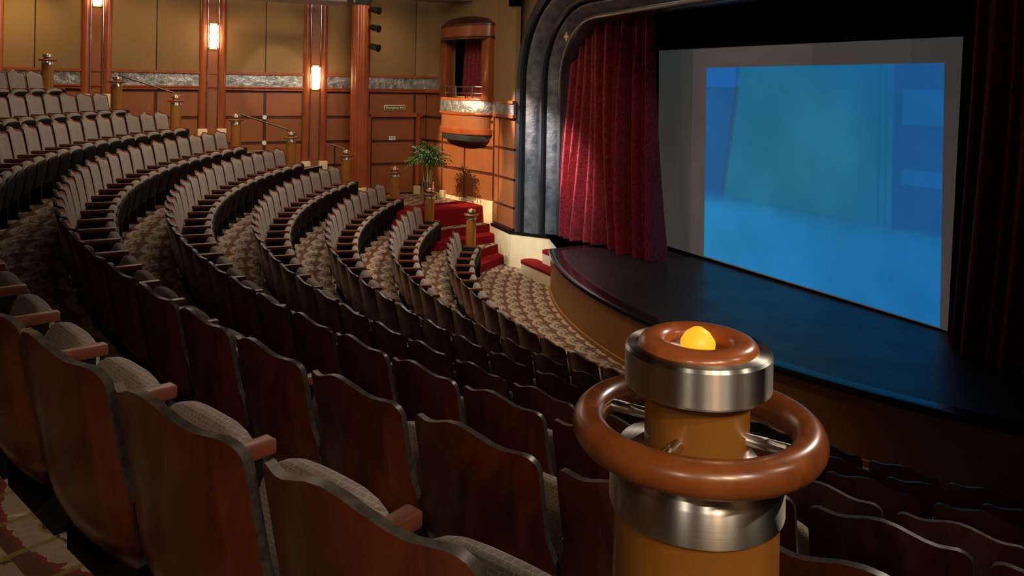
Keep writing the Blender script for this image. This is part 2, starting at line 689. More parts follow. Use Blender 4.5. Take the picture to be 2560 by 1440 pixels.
def shell_bm(th=.022, nv=20):
    bm = BM()
    rows = []
    for side in (0, 1):
        g = []
        for j in range(nv + 1):
            row = []
            for u in US:
                v = j/nv
                z = zbot(u) + (ztop(u) - zbot(u))*v
                row.append(bm.verts.new((u*hw(z), yback(u, z) + side*th, z)))
            g.append(row)
        rows.append(g)
    n = len(US)
    for side in (0, 1):
        g = rows[side]
        for j in range(nv):
            for i in range(n - 1):
                bm.faces.new((g[j][i], g[j][i+1], g[j+1][i+1], g[j+1][i]))
    per = [(0, i) for i in range(n)] + [(j, n-1) for j in range(1, nv+1)] + [(nv, i) for i in range(n-2, -1, -1)] + [(j, 0) for j in range(nv-1, 0, -1)]
    for a, b in zip(per, per[1:] + per[:1]):
        bm.faces.new((rows[0][a[0]][a[1]], rows[0][b[0]][b[1]], rows[1][b[0]][b[1]], rows[1][a[0]][a[1]])).material_index = 1
    return bm


def pad_bm():
    bm = BM()
    nv = 14
    g = []
    for j in range(nv + 1):
        row = []
        v = j/nv
        for u0 in US:
            u = u0*.95
            zt = ztop(u) - .022
            z = .46 + (zt - .46)*v
            e = (1 - abs(u0)**5)*(1 - abs(2*v - 1)**7)
            row.append(bm.verts.new((u*hw(.9)*1.0, yback(u, z) + .020 + .052*e, z)))
        g.append(row)
    n = len(US)
    for j in range(nv):
        for i in range(n - 1):
            bm.faces.new((g[j][i], g[j][i+1], g[j+1][i+1], g[j+1][i]))
    return bm


ME = {}


def proto(key, bm, mats, smooth):
    o = mk(key, bm, mats, None, smooth)
    ME[key] = o
    return o


proto('back_shell', shell_bm(), [M['shell'], M['edge']], 40)
proto('back_pad', pad_bm(), M['fabric'], 60)
bm = BM()
superell(bm, .246, .054, .172, .62, .6, (0, .390, .450), math.radians(-10), 32, 16)
proto('seat_cushion', bm, M['fabric'], 60)
bm = BM()
superell(bm, .246, .028, .168, .55, .42, (0, .434, .408), math.radians(-10), 28, 14)
proto('seat_pan', bm, M['pan'], 60)
bm = BM()
box(bm, -.026, .026, .13, .44, .585, .625)
bevel(bm, .007, 2)
proto('armrest', bm, M['arm'], 30)
bm = BM()
box(bm, -.017, .017, .14, .40, .0, .588)
box(bm, -.030, .030, .10, .42, .0, .03)
proto('leg', bm, M['black'], 30)
bm = BM()
box(bm, -.022, .022, .02, .47, .0, .60)
bevel(bm, .01, 2)
proto('end_panel', bm, M['black'], 30)

ORD = ['zeroth', 'first', 'second', 'third', 'fourth', 'fifth', 'sixth', 'seventh', 'eighth', 'ninth', 'tenth', 'eleventh', 'twelfth', 'thirteenth', 'fourteenth', 'fifteenth', 'sixteenth', 'seventeenth', 'eighteenth', 'nineteenth', 'twentieth'] + ['twenty-' + x for x in ('first', 'second', 'third', 'fourth', 'fifth', 'sixth', 'seventh', 'eighth', 'ninth')] + ['thirtieth'] + ['thirty-' + x for x in ('first', 'second', 'third', 'fourth', 'fifth', 'sixth', 'seventh', 'eighth', 'ninth')]
RN = ['front row', 'second row', 'third row', 'fourth row', 'fifth row', 'sixth row', 'seventh row', 'eighth row', 'topmost row']
protos = ['back_shell', 'back_pad', 'seat_cushion', 'seat_pan', 'armrest', 'leg']
used = set()


def part(key, parent, x=0.):
    src = ME[key]
    if key not in used and True:
        used.add(key)
        o = src
    else:
        o = src.copy()
        C.objects.link(o)
    o.parent = parent
    o.location = (x, 0, 0)
    return o


def add_seat(k, th, r, z, label, last_far):
    c = PO(th, r, z)
    t = empty('theatre_seat', c, math.atan2(cos(th), -sin(th)))
    tag(t, label, 'seat', 'theatre seats in the ' + RN[k])
    for key in protos[:4]:
        part(key, t)
    part('armrest', t, .28)
    part('leg', t, .28)
    if last_far:
        part('armrest', t, -.28)
        part('end_panel', t, -.28)
    return t


seats = []
for k, n in enumerate(ROWS):
    r = RR[k]
    d = W2/r
    if n in PH:
        N = round((PH[n] - FA[k])/d - .5)
        d = (PH[n] - FA[k])/(N + .5)
        ths = [FA[k] + i*d for i in range(N + 1)]
        if n != 'C':
            j = 1
            while PH[n] + (j - .5)*d < 2*AX - FA[k] + .12:
                ths.append(PH[n] + (j - .5)*d)
                j += 1
    else:
        ths = [FA[k] + i*d for i in range(26)]
    vis = []
    for i, th in enumerate(ths):
        pts = []
        for dr in (-.5, 0.03):
            for dz in (0, .95):
                for dt in (-.5, .5):
                    p = px(PO(th + dt*d, r + dr, FL[k] + dz))
                    pts.append(p)
        ok = [p for p in pts if p]
        if len(ok) < 8:
            continue
        xs = [p[0] for p in ok]
        ys = [p[1] for p in ok]
        if max(xs) < -60 or min(xs) > 2620 or max(ys) < -40 or min(ys) > 1480:
            continue
        sc = px(PO(th, r, ZS[k]))[0]
        vis.append((i, th, sc))
    left = sorted([v for v in vis if v[1] > 3.55 and v[2] < 1640], key=lambda v: -v[1])
    right = sorted([v for v in vis if v[2] > 1880 and v[1] > 3.55], key=lambda v: v[1])
    for v in vis:
        i, th, sc = v
        if v in left[:12]:
            q = ORD[left.index(v) + 1]
            lab = 'wood backed seat, %s left of the foreground post, in the %s from the stage' % (q, RN[k])
        elif v in right:
            q = ORD[right.index(v) + 1]
            lab = 'shadowed dark seat, %s right of the foreground post, in the %s from the stage' % (q, RN[k])
        elif th > 3.55 and sc >= 1640:
            left2 = [w for w in vis if w[1] > 3.55 and 1640 <= w[2] <= 1880]
            q = ORD[left2.index(v) + 1]
            lab = 'wood backed seat, %s of those behind the foreground post, %s from the stage' % (q, RN[k])
        else:
            lab = 'tan upholstered seat, %s from the far aisle end, %s from the stage' % (ORD[i + 1], RN[k])
        if n == 'A':
            lab = 'tan upholstered seat, %s from the aisle end of the %s' % (ORD[i + 1], RN[k])
        seats.append(add_seat(k, th, r, FL[k], lab, i == 0))
print('SEATS', len(seats))

# ------------------------------------------------------------------ newel posts with wheel rings
def post(loc, label, h, parts=None, rz=0, amber=True, group=None):
    """h = height of the wheel ring above the floor"""
    t = empty('wheel_topped_post', loc, rz)
    tag(t, label, 'post', group)
    if parts:
        for q in parts:
            o = q.copy()
            C.objects.link(o)
            o.parent = t
            for g in q.children:
                s = g.copy()
                C.objects.link(s)
                s.parent = o
        return t
    bm = BM()
    lathe(bm, [(.103, 0), (.103, h - .08)], 48)
    mk('post_body', bm, M['honey'], t, 40)
    bm = BM()
    lathe(bm, [(.125, 0), (.125, .10), (.118, .11), (.104, .115)], 40)
    mk('base_collar', bm, M['steel'], t, 40)
    bm = BM()
    lathe(bm, [(.100, h - .096), (.108, h - .096), (.109, h - .093), (.109, h - .055), (.107, h - .051), (.106, h - .05), (.099, h - .034), (.098, h - .028), (.066, h - .022)], 64)
    mk('collar', bm, M['steel'], t, 30)
    bm = BM()
    lathe(bm, [(.0655, h - .03), (.0655, h + .07)], 48)
    mk('neck', bm, M['honey'], t, 40)
    bm = BM()
    torus(bm, .1370, .0212, (0, 0, h), 80, 20)
    ring = mk('wheel_ring', bm, M['ringwood'], t, 60)
    for q in range(4):
        a = q*PI/2 + math.radians(-33)
        bm = BM()
        tube(bm, [(.058*cos(a), .058*sin(a), h), (.124*cos(a), .124*sin(a), h)], .0075, 12)
        mk('spoke', bm, M['steel'], ring, 40)
    bm = BM()
    lathe(bm, [(.060, h + .055), (.090, h + .055), (.092, h + .058), (.092, h + .099), (.089, h + .103), (.082, h + .104), (.050, h + .104), (.046, h + .098), (.0, h + .098)], 64)
    mk('cap', bm, M['steel'], t, 30)
    bm = BM()
    torus(bm, .0575, .0185, (0, 0, h + .102), 64, 16, 0, .75)
    mk('cap_ring', bm, M['capwood'], t, 60)
    bm = BM()
    lathe(bm, [(.001, h + .095), (.021, h + .095), (.022, h + .106), (.0215, h + .110), (.015, h + .120), (.006, h + .126), (.001, h + .127)], 32)
    mk('finial', bm, M['amber'], t, 50)['label'] = 'glowing amber glass finial'
    return t


HR = 1.157
fp = post((.243, 1.0, FL[6]), 'large honey-wood post with wooden wheel ring in right foreground', HR, None, 0)
fparts = [c for c in fp.children]
G = 'wheel-topped posts along the far aisle'
PST = [('A', -8.87, 14.95, 'far aisle wheel-topped post beside the topmost row at upper left'),
       ('B', -7.81, 15.47, 'far aisle wheel-topped post at the eighth row end, below the first wall pillar'),
       ('C', -6.80, 15.86, 'far aisle wheel-topped post at the seventh row end, at lower handrail end'),
       ('D', -5.76, 16.38, 'far aisle wheel-topped post at the sixth row end, holding the upper rail end'),
       ('E', -4.72, 16.80, 'far aisle wheel-topped post at the fifth row end, left of third pillar'),
       ('F', -3.63, 17.27, 'far aisle wheel-topped post at the fourth row end, beside the fluted column'),
       ('G', -2.57, 17.42, 'far aisle wheel-topped post at the third row end, before the corner door'),
       ('H', -1.72, 16.75, 'far aisle wheel-topped post at the second row end, before the potted palm'),
       ('I', -.80, 16.30, 'far aisle wheel-topped post at the front row end, by the red steps')]
for n, x, y, lab in PST:
    k = ROWS.index(n)
    post((x, y, FL[k] + (-.0 if n != 'I' else .0)), lab, HR, fparts, .4, True, G)

# handrails between far posts
def ph(n):
    for q in PST:
        if q[0] == n:
            return Vector((q[1], q[2], FL[ROWS.index(n)] + HR + .13))


def rail(a, b, label):
    t = empty('handrail', a)
    tag(t, label, 'handrail', 'handrails along the far aisle')
    d = (b - a)
    bm = BM()
    tube(bm, [Vector((0, 0, -.10)), Vector((0, 0, 0)), d*.06 + Vector((0, 0, .02)), d*.95 + Vector((0, 0, .02)), d + Vector((0, 0, -.02)), d + Vector((0, 0, -.06))], .018, 10)
    mk('rail', bm, M['railm'], t, 50)
    return t


off = Vector((-.05, .10, 0))
rail(ph('B') + off, ph('C') + off, 'slim metal handrail sloping between the posts of eighth and seventh rows')
rail(ph('D') + off, ph('E') + off, 'slim metal handrail sloping between the posts of sixth and fifth rows')
fr_ = empty('handrail', ph('F') + Vector((-.38, .14, .08)))
tag(fr_, 'short metal handrail stub beside the fourth row post and fluted column', 'handrail', 'handrails along the far aisle')
bm = BM()
tube(bm, [(0, 0, .02), (.12, -.03, -.01), (.34, -.08, -.08), (.36, -.09, -.16)], .016, 10)
mk('rail', bm, M['railm'], fr_, 50)
bm = BM()
tube(bm, [(.10, -.03, -.02), (.10, -.03, -1.3)], .014, 8)
mk('support', bm, M['black'], fr_, 50)

# ------------------------------------------------------------------ far wall
SW = 10.2
far = Seg(W(SW, 22), W(SW, 7.6), W(0, 12))      # a = 22 - t


def fa_(t):
    return 22 - t


bm = BM()
ts = [22, 20.5, 18.83, 16.53, 14.27, 11.97, 9.5, 8.3, 7.7]
far.box(bm, 0, far.L + .5, -.2, 0, -4.1, 3.0, 0)
zs = [-4.0, -3.1, -2.57, -2.0, -1.43, -.84, -.24]
for a, b in zip(ts, ts[1:]):
    for z0, z1 in zip(zs, zs[1:]):
        far.box(bm, fa_(a) + .035, fa_(b) - .035, -.05, .022, z0 + .035, z1 - .035, 1)
struct(mk('wall_far_side', bm, [M['dtrim'], M['panel']]))
bm = BM()
for a, b in zip(ts, ts[1:]):
    far.box(bm, fa_(a) + .008, fa_(b) - .008, -.05, .05, .19, 3.0, 0)
bevel(bm, .015, 2)
o = mk('wall_far_side_upper', bm, M['beige'], None, 40)
struct(o)
bm = BM()
far.box(bm, 0, fa_(7.65), 0, .05, -.13, .14)
struct(mk('trim_1', bm, M['frieze']))
bm = BM()
far.box(bm, 0, fa_(7.65), 0, .09, .14, .195)
far.box(bm, 0, fa_(7.65), 0, .075, -.22, -.13)
far.box(bm, 0, fa_(7.65), 0, .10, -.165, -.145)
struct(mk('trim_2', bm, M['redwood']))
for t in (14.27, 11.97, 16.53):                 # metal strip between the fabric panels
    pass

# diagonal corner wall with the box
dg = Seg(W(10.2, 8.0), W(7.3, 7.45), W(0, 12))
a0, a1 = 1.14, 2.59
bm = BM()
dg.box(bm, -.1, dg.L, -.12, 0, -4.0, -.36, 0)
dg.box(bm, -.1, .9, -.02, .02, -.36, .14, 0)
dg.box(bm, -.1, a0, -.12, 0, -.36, 3.0, 2)
dg.box(bm, a1, dg.L, -.12, 0, -.36, 3.0, 2)
dg.box(bm, a0, a1, -.12, 0, 1.15, 3.0, 2)
aa = [.06, .83, 1.79, 2.93]
zz = [-2.70, -2.02, -1.43, -.84, -.24]
for a, b in zip(aa, aa[1:]):
    for z0, z1 in zip(zz, zz[1:]):
        dg.box(bm, a + .03, b - .03, -.02, .02, z0 + .035, z1 - .035, 1)
struct(mk('wall_corner', bm, [M['dtrim'], M['panel'], M['beige']]))
bm = BM()
dg.box(bm, .02, dg.L, 0, .04, -3.3, -2.68)
dg.box(bm, .02, .25, 0, .10, -2.80, -2.62)
dg.box(bm, .85, 1.05, 0, .10, -2.80, -2.60)
dg.box(bm, dg.L - 1.0, dg.L, 0, .05, -3.6, -2.62)
struct(mk('baseboard_corner', bm, M['cream']))
bm = BM()
dg.box(bm, 0, .95, 0, .05, -.13, .14)
struct(mk('trim_6', bm, M['frieze']))
bm = BM()
dg.box(bm, 0, .95, 0, .09, .14, .195)
dg.box(bm, 0, .95, 0, .075, -.22, -.13)
struct(mk('trim_7', bm, M['redwood']))
# opera box niche
nb = empty('opera_box', dg.at(1.85, 0, -.4))
tag(nb, 'curved wooden opera box with red curtain high in the corner', 'opera box')
loc0 = nb.location


def sub(name, bm, mats, parent=nb, smooth=35):
    bmesh.ops.translate(bm, verts=bm.verts[:], vec=-loc0)
    return mk(name, bm, mats, parent, smooth)


bm = BM()
dg.box(bm, a0 - .05, a1 + .05, -1.0, -.95, -.45, 1.2)
dg.box(bm, a0 - .06, a0 - .01, -1.0, -.12, -.45, 1.2)
dg.box(bm, a1 + .01, a1 + .06, -1.0, -.12, -.45, 1.2)
dg.box(bm, a0 - .05, a1 + .05, -1.0, -.12, 1.15, 1.2)
dg.box(bm, a0 - .05, a1 + .05, -1.0, -.12, -.45, -.40)
sub('niche', bm, M['void'])
ang = math.atan2(dg.d.y, dg.d.x)
flip = -1 if (Vector((-sin(ang), cos(ang))) - dg.n).length > .1 else 1
cb = dg.at(1.86, 0, 0)


def drum(name, prof, mats, mi=0, sx=1., sy=.42, n=36):
    bm = BM()
    lathe(bm, prof, n, (cb.x, cb.y, 0), 0, 0, PI*flip, sx, sy, ang)
    return sub(name, bm, mats)


drum('hood_fascia', [(.0, 1.10), (.97, 1.10), (1.0, 1.11), (1.0, 1.35), (.97, 1.36), (0, 1.36)], M['redwood'])
drum('hood_trim', [(.9, 1.04), (1.02, 1.04), (1.03, 1.09), (1.0, 1.105), (.9, 1.105)], M['dtrim'])
drum('hood_cap', [(1.02, 1.355), (1.02, 1.40), (.95, 1.42), (.75, 1.53), (.3, 1.60), (0, 1.61)], M['dtrim'])
drum('parapet_frieze', [(0, -.36), (.99, -.36), (1.0, -.37), (1.0, -.63), (.98, -.64), (0, -.64)], M['frieze'])
drum('parapet_top_rail', [(.85, -.31), (1.01, -.31), (1.03, -.335), (1.02, -.365), (.85, -.365)], M['redwood'])
drum('parapet_bottom_rail', [(.85, -.635), (1.02, -.635), (1.03, -.67), (1.0, -.70), (.85, -.70)], M['redwood'])
drum('drum', [(.0, -.69), (.94, -.69), (.94, -1.02), (0, -1.02)], M['panel'])
drum('lower_ring', [(.8, -1.0), (.96, -1.0), (1.0, -1.02), (1.0, -1.13), (.97, -1.15), (.8, -1.15)], M['redwood'])
drum('metal_ring', [(0, -1.15), (.92, -1.15), (.92, -1.24), (.86, -1.30), (0, -1.31)], M['procsm'])
for a in (.86, 2.585):
    bm = BM()
    dg.box(bm, a, a + .28, -.1, .16, -.33, 1.06)
    bevel(bm, .02, 2)
    sub('pilaster', bm, M['redwood'])
# curtain inside the box
bm = BM()
g = []
for i in range(81):
    u = i/80
    row = []
    for j in range(13):
        v = j/12
        aa_ = a0 + .16 + (a1 - a0 - .18)*u + .16*(v)*(1-u)
        row.append(bm.verts.new(dg.at(aa_, -.24 + .06*sin(u*PI*2*7 + .6*sin(v*3)), -.40 + 1.55*v)))
    g.append(row)
for i in range(80):
    for j in range(12):
        bm.faces.new((g[i][j], g[i+1][j], g[i+1][j+1], g[i][j+1]))
sub('curtain', bm, M['damask'], nb, 60)
rl = None
for z in (-.05, -.20):
    bm = BM()
    pts = [Vector((cb.x, cb.y, 0)) + Vector((cos(ang)*.86*cos(q), sin(ang)*.86*cos(q), 0)) + Vector((dg.n.x, dg.n.y, 0))*.34*sin(q) + Vector((0, 0, z)) for q in [PI*i/24 for i in range(25)]]
    tube(bm, pts, .016, 8)
    o = sub('railing', bm, M['chrome'])
for q in (PI*.28, PI*.5, PI*.72):
    p = Vector((cb.x, cb.y, 0)) + Vector((cos(ang)*.86*cos(q), sin(ang)*.86*cos(q), 0)) + Vector((dg.n.x, dg.n.y, 0))*.34*sin(q)
    bm = BM()
    tube(bm, [p + Vector((0, 0, -.34)), p + Vector((0, 0, -.03))], .018, 8)
    sub('railing_post', bm, M['chrome'])

# splay wall between corner and proscenium
sp = Seg(W(7.3, 7.45), W(6.30, 7.51), W(0, 12))
bm = BM()
sp.box(bm, 0, sp.L, -.12, 0, -4.0, -.36, 0)
sp.box(bm, 0, sp.L, -.12, 0, -.36, 3.0, 2)
aa = [0.0, .26, sp.L + .1]
zz = [-3.08, -2.62, -2.02, -1.38, -.72]
for a, b in zip(aa, aa[1:]):
    for z0, z1 in zip(zz, zz[1:]):
        sp.box(bm, a + .025, b - .025, -.02, .02, z0 + .03, z1 - .03, 1)
struct(mk('wall_stage_left', bm, [M['dtrim'], M['panel'], M['beige']]))
bm = BM()
sp.box(bm, 0, sp.L + .1, 0, .06, -.63, -.39)
struct(mk('trim_3', bm, M['frieze']))
bm = BM()
sp.box(bm, 0, sp.L + .1, 0, .09, -.39, -.33)
sp.box(bm, 0, sp.L + .1, 0, .08, -.70, -.63)
struct(mk('trim_4', bm, M['redwood']))

# pillars with sconces
def pillar(t, zb, zs_, lab, slab):
    p = empty('wall_pillar', W(SW, t, zb))
    tag(p, lab, 'pillar', 'cherry wood pillars on the far wall')
    l0 = p.location.copy()

    def pp(name, bm, m, sm=40, par=p, l=l0):
        bmesh.ops.translate(bm, verts=bm.verts[:], vec=-l)
        return mk(name, bm, m, par, sm)
    for sgn in (1, -1):
        bm = BM()
        c = W(SW - .04, t + sgn*.20)
        lathe(bm, [(.085, zb + .40), (.085, 3.0)], 24, (c.x, c.y, 0))
        pp('half_round', bm, M['redwood'])
        bm = BM()
        for o_ in (.115, .285):
            c2 = W(SW - .09 if o_ < .2 else SW - .03, t + sgn*o_)
            tube(bm, [(c2.x, c2.y, zb + .40), (c2.x, c2.y, 3.0)], .017, 10)
        pp('metal_strip', bm, M['chrome'])
        bm = BM()
        sbox(bm, SW - .20, SW + .02, t + sgn*.20 - .10, t + sgn*.20 + .10, zb, zb + .49)
        bevel(bm, .02, 2)
        pp('base_block', bm, M['cream'])
    bm = BM()
    sbox(bm, SW - .07, SW, t - .11, t + .11, zb + .1, 3.0)
    pp('center_panel', bm, M['panel'])
    s = empty('wall_sconce', W(SW - .08, t, zs_))
    tag(s, slab, 'wall lamp', 'lit sconces on the far wall pillars')
    l1 = s.location.copy()
    bm = BM()
    for q in range(3):
        c = W(SW - .13, t)
        lathe(bm, [(.001, zs_ + .02 + q*.17), (.075, zs_ + .02 + q*.17), (.085, zs_ + .05 + q*.17), (.085, zs_ + .15 + q*.17), (.075, zs_ + .18 + q*.17), (.001, zs_ + .18 + q*.17)], 24, (c.x, c.y, 0))
    pp('lamp_shade', bm, M['lamp'], 30, s, l1)
    bm = BM()
    sbox(bm, SW - .10, SW - .06, t - .08, t + .08, zs_ - .02, zs_ + .56)
    pp('back_plate', bm, M['gold'], 30, s, l1)
    L = bpy.data.lights.new('sconce_light', 'POINT')
    L.energy = 9
    L.color = (1, .62, .28)
    L.shadow_soft_size = .12
    lo = bpy.data.objects.new('sconce_light', L)
    C.objects.link(lo)
    lo.location = W(SW - .42, t, zs_ + .26)


pillar(10.83, -2.36, -.17, 'cherry pillar nearest the fluted column, on cream base blocks', 'lit stacked glass sconce on the pillar nearest the fluted column')
pillar(13.12, -1.57, .71, 'middle cherry pillar with chrome strips on the far wall', 'lit stacked glass sconce on the middle wall pillar')
pillar(15.42, -.82, 1.52, 'cherry pillar behind the eighth row post, sconce at frame top', 'lit glass sconce cut by the top edge, on the left pillar')
pillar(17.35, -.4, 2.3, 'cherry pillar cut by the left edge of the view', 'sconce above the view on the leftmost pillar')

# fluted column
col = empty('fluted_column', W(9.62, 9.9, FL[3]))
tag(col, 'tall red-brown fluted column standing before the far wall', 'column')
bm = BM()
n = 96
prof = []
H0, H1 = .30, 4.62
rows = []
for z in (H0, H1):
    row = []
    for i in range(n):
        a = 2*PI*i/n
        r = .205 + .016*abs(cos(a*7)) - .008
        row.append(bm.verts.new((r*cos(a), r*sin(a), z)))
    rows.append(row)
for i in range(n):
    bm.faces.new((rows[0][i], rows[0][(i+1) % n], rows[1][(i+1) % n], rows[1][i]))
mk('shaft', bm, M['redwood'], col, 50)
bm = BM()
lathe(bm, [(.26, 0), (.26, .26), (.24, .30), (.1, .30)], 32)
mk('base', bm, M['cream'], col, 40)
bm = BM()
lathe(bm, [(.20, H1 - .04), (.23, H1), (.26, H1 + .1), (.26, H1 + .3), (.1, H1 + .3)], 32)
mk('capital', bm, M['procsm'], col, 40)

# stage spotlights hanging by the column
for i, (z, lab) in enumerate(((1.715, 'black theatre spotlight beside the column, topmost of three'), (1.292, 'black theatre spotlight beside the column, middle of three'), (.841, 'black theatre spotlight beside the column, lowest of three'))):
    t = empty('spotlight', W(9.30, 9.66, z))
    tag(t, lab, 'spotlight', 'spotlights hung beside the column')
    bm = BM()
    dirv = (Vector((3, -1.5, -.8))).normalized()
    tube(bm, [-dirv*.14, -dirv*.05, dirv*.06, dirv*.13], [.05, .075, .075, .09], 16)
    mk('housing', bm, M['black'], t, 40)
    bm = BM()
    tube(bm, [dirv*.131, dirv*.133], .06, 16)
    mk('lens', bm, M['spotlens'], t, 40)
    bm = BM()
    w_ = Vector((-.09, .055, 0))
    tube(bm, [w_*2.2, w_*1.0 + Vector((0, 0, .03)), Vector((0, 0, .02))], .015, 6)
    mk('bracket', bm, M['black'], t, 40)
pb = W(9.30, 9.66)
o = empty('spotlight_pipe', (pb.x - .2, pb.y + .12, .6))
tag(o, 'thin black vertical pipe holding the spotlights beside the column', 'pipe')
bm = BM()
tube(bm, [(0, 0, 0), (0, 0, 2.4)], .02, 10)
mk('pipe', bm, M['black'], o, 40)

# corner door, signs
dbase = W(SW - .03, 8.85, FL[3])
dr = struct(empty('door_1', dbase))
bm = BM()
l0 = dbase.copy()


def dsub(name, bm, m, par=dr):
    bmesh.ops.translate(bm, verts=bm.verts[:], vec=-l0)
    return mk(name, bm, m, par, 40)


sbox(bm, SW - .06, SW - .02, 8.30, 9.46, FL[3], -.84, 0)
for z0, z1 in ((-2.72, -2.04), (-1.97, -1.47), (-1.40, -.90)):
    sbox(bm, SW - .075, SW - .05, 8.34, 9.42, z0, z1, 1)
dsub('door_leaf', bm, [M['dtrim'], M['panel']])
bm = BM()
sbox(bm, SW - .14, SW, 8.20, 8.29, FL[3], -.76)
sbox(bm, SW - .14, SW, 9.47, 9.56, FL[3], -.76)
sbox(bm, SW - .14, SW, 8.12, 9.60, -.83, -.73)
dsub('door_frame', bm, M['redwood'])
bm = BM()
sbox(bm, SW - .18, SW - .02, 8.17, 8.32, FL[3], FL[3] + .2)
dsub('frame_base', bm, M['cream'])
pl = empty('door_plate', W(SW - .08, 8.90, -1.36))
tag(pl, 'small white printed notice on the brown corner door', 'notice')
l0 = pl.location.copy()
bm = BM()
sbox(bm, SW - .086, SW - .076, 8.815, 8.985, -1.405, -1.315)
dsub('plate', bm, M['white'], pl)
bm = BM()
for z in (-1.345, -1.375):
    sbox(bm, SW - .089, SW - .085, 8.84, 8.96, z - .005, z + .005)
dsub('print', bm, M['soffit'], pl)

sg = empty('exit_sign', W(SW - .03, 8.83, -.605))
tag(sg, 'small gold-framed green emergency exit sign above the corner door', 'sign')
l0 = sg.location.copy()
bm = BM()
sbox(bm, SW - .045, SW - .02, 8.55, 9.11, -.67, -.54)
bevel(bm, .012, 2)
dsub('sign_frame', bm, M['gold'], sg)
bm = BM()
sbox(bm, SW - .052, SW - .04, 8.575, 9.085, -.65, -.56)
dsub('sign_face', bm, M['signgreen'], sg)
cu = bpy.data.curves.new('lettering', 'FONT')
cu.body = 'Emergency Exit'
cu.size = .075
cu.align_x = 'CENTER'
cu.align_y = 'CENTER'
cu.extrude = .002
to = bpy.data.objects.new('tmp_text', cu)
C.objects.link(to)
bpy.context.view_layer.update()
me = bpy.data.meshes.new_from_object(to.evaluated_get(bpy.context.evaluated_depsgraph_get()))
bpy.data.objects.remove(to)
tx = bpy.data.objects.new('lettering', me)
C.objects.link(tx)
me.materials.clear()
me.materials.append(emis('sign_letters', (.55, .62, .16), .35, (.5, .55, .2)))
# orient: text x axis -> -A direction (to the right seen from the room), y -> up, normal -> -U
xa = Vector((-A[0], -A[1], 0)).normalized()
ya = Vector((0, 0, 1))
za = xa.cross(ya)
tx.parent = sg
tx.matrix_local = Matrix.Translation(-Vector((U[0], U[1], 0))*.026) @ Matrix((xa, ya, za)).transposed().to_4x4()

# plain round studs where the panel seams cross
for z, lab in ((-.84, 'upper small pale metal stud on the wall panel seam'), (-1.43, 'lower small pale metal stud on the wall panel seam')):
    c = W(SW - .03, 11.97, z)
    bm = BM()
    tube(bm, [Vector((U[0], U[1], 0))*.02, Vector((U[0], U[1], 0))*-.02], [.055, .045], 20)
    o = mk('wall_stud', bm, M['white'], None, 40)
    o.location = c
    tag(o, lab, 'stud', 'pale studs on the far wall panels')
c = dg.at(1.79, .03, -2.04)
bm = BM()
tube(bm, [Vector((dg.n.x, dg.n.y, 0))*-.02, Vector((dg.n.x, dg.n.y, 0))*.02], [.05, .04], 20)
o = mk('wall_stud', bm, M['chrome'], None, 40)
o.location = c
tag(o, 'small metal stud on the corner wall below the opera box', 'stud')

# potted palm
pp_ = W(8.15, 8.70, FL[3] + .015)
pot = empty('potted_palm', pp_)
tag(pot, 'bushy green palm in a tall chrome pot before the corner wall', 'plant')
bm = BM()
lathe(bm, [(.13, 0), (.15, .02), (.16, .50), (.165, .54), (.145, .54), (.14, .48), (.001, .48)], 32)
mk('pot', bm, M['chrome'], pot, 40)
bm = BM()
bl = BM()
rnd = random.Random(3)
for i in range(9):
    a = rnd.uniform(0, 2*PI)
    r0 = rnd.uniform(.01, .09)
    top = Vector((r0*cos(a)*2.6, r0*sin(a)*2.6, rnd.uniform(.95, 1.45)))
    bot = Vector((r0*cos(a), r0*sin(a), .45))
    tube(bm, [bot, (bot + top)/2 + Vector((rnd.uniform(-.03, .03), rnd.uniform(-.03, .03), 0)), top], [.012, .010, .006], 6)
    for f in range(9):
        a2 = rnd.uniform(0, 2*PI)
        st_ = bot.lerp(top, rnd.uniform(.72, 1.0))
        ln = rnd.uniform(.22, .42)
        el = rnd.uniform(-.1, .9)
        d = Vector((cos(a2)*cos(el), sin(a2)*cos(el), sin(el)))
        for lf in range(7):
            q = lf/6
            base = st_ + d*ln*q + Vector((0, 0, -.25*ln*q*q))
            for sgn in (-1, 1):
                sd = (d.cross(Vector((0, 0, 1))).normalized()*sgn + d*.7 + Vector((0, 0, rnd.uniform(-.5, .1)))).normalized()
                ll = rnd.uniform(.10, .17)
                w = d.normalized()*.013
                v = [bl.verts.new(base - w), bl.verts.new(base + sd*ll*.5 - w*1.1 + Vector((0, 0, .01))), bl.verts.new(base + sd*ll + Vector((0, 0, -.04))), bl.verts.new(base + sd*ll*.5 + w*1.1 + Vector((0, 0, .01)))]
                bl.faces.new(v)
mk('stem', bm, M['stem'], pot, 50)
mk('foliage', bl, M['green'], pot)

# ------------------------------------------------------------------ proscenium
pz = -3.10
IS, IT = 5.42, 6.87        # inner edge
ZTOP, RAD = 1.33, 1.25
path = [(IS, pz + i*(ZTOP - RAD - pz)/6, 1., 0.) for i in range(7)]
for i in range(1, 13):
    a = PI/2*i/12
    path.append((IS - RAD + RAD*cos(a), ZTOP - RAD + RAD*sin(a)*.98, cos(a), sin(a)))
path += [(IS - RAD - (2*(IS - RAD))*i/8, ZTOP - .02 + .05*sin(PI*i/8), 0., 1.) for i in range(1, 8)]
for i in range(0, 13):
    a = PI/2 + PI/2*i/12
    path.append((-(IS - RAD) + RAD*cos(a), ZTOP - RAD + RAD*sin(a)*.98, cos(a), sin(a)))
path += [(-IS, ZTOP - RAD - i*(ZTOP - RAD - pz)/6, -1., 0.) for i in range(1, 7)]
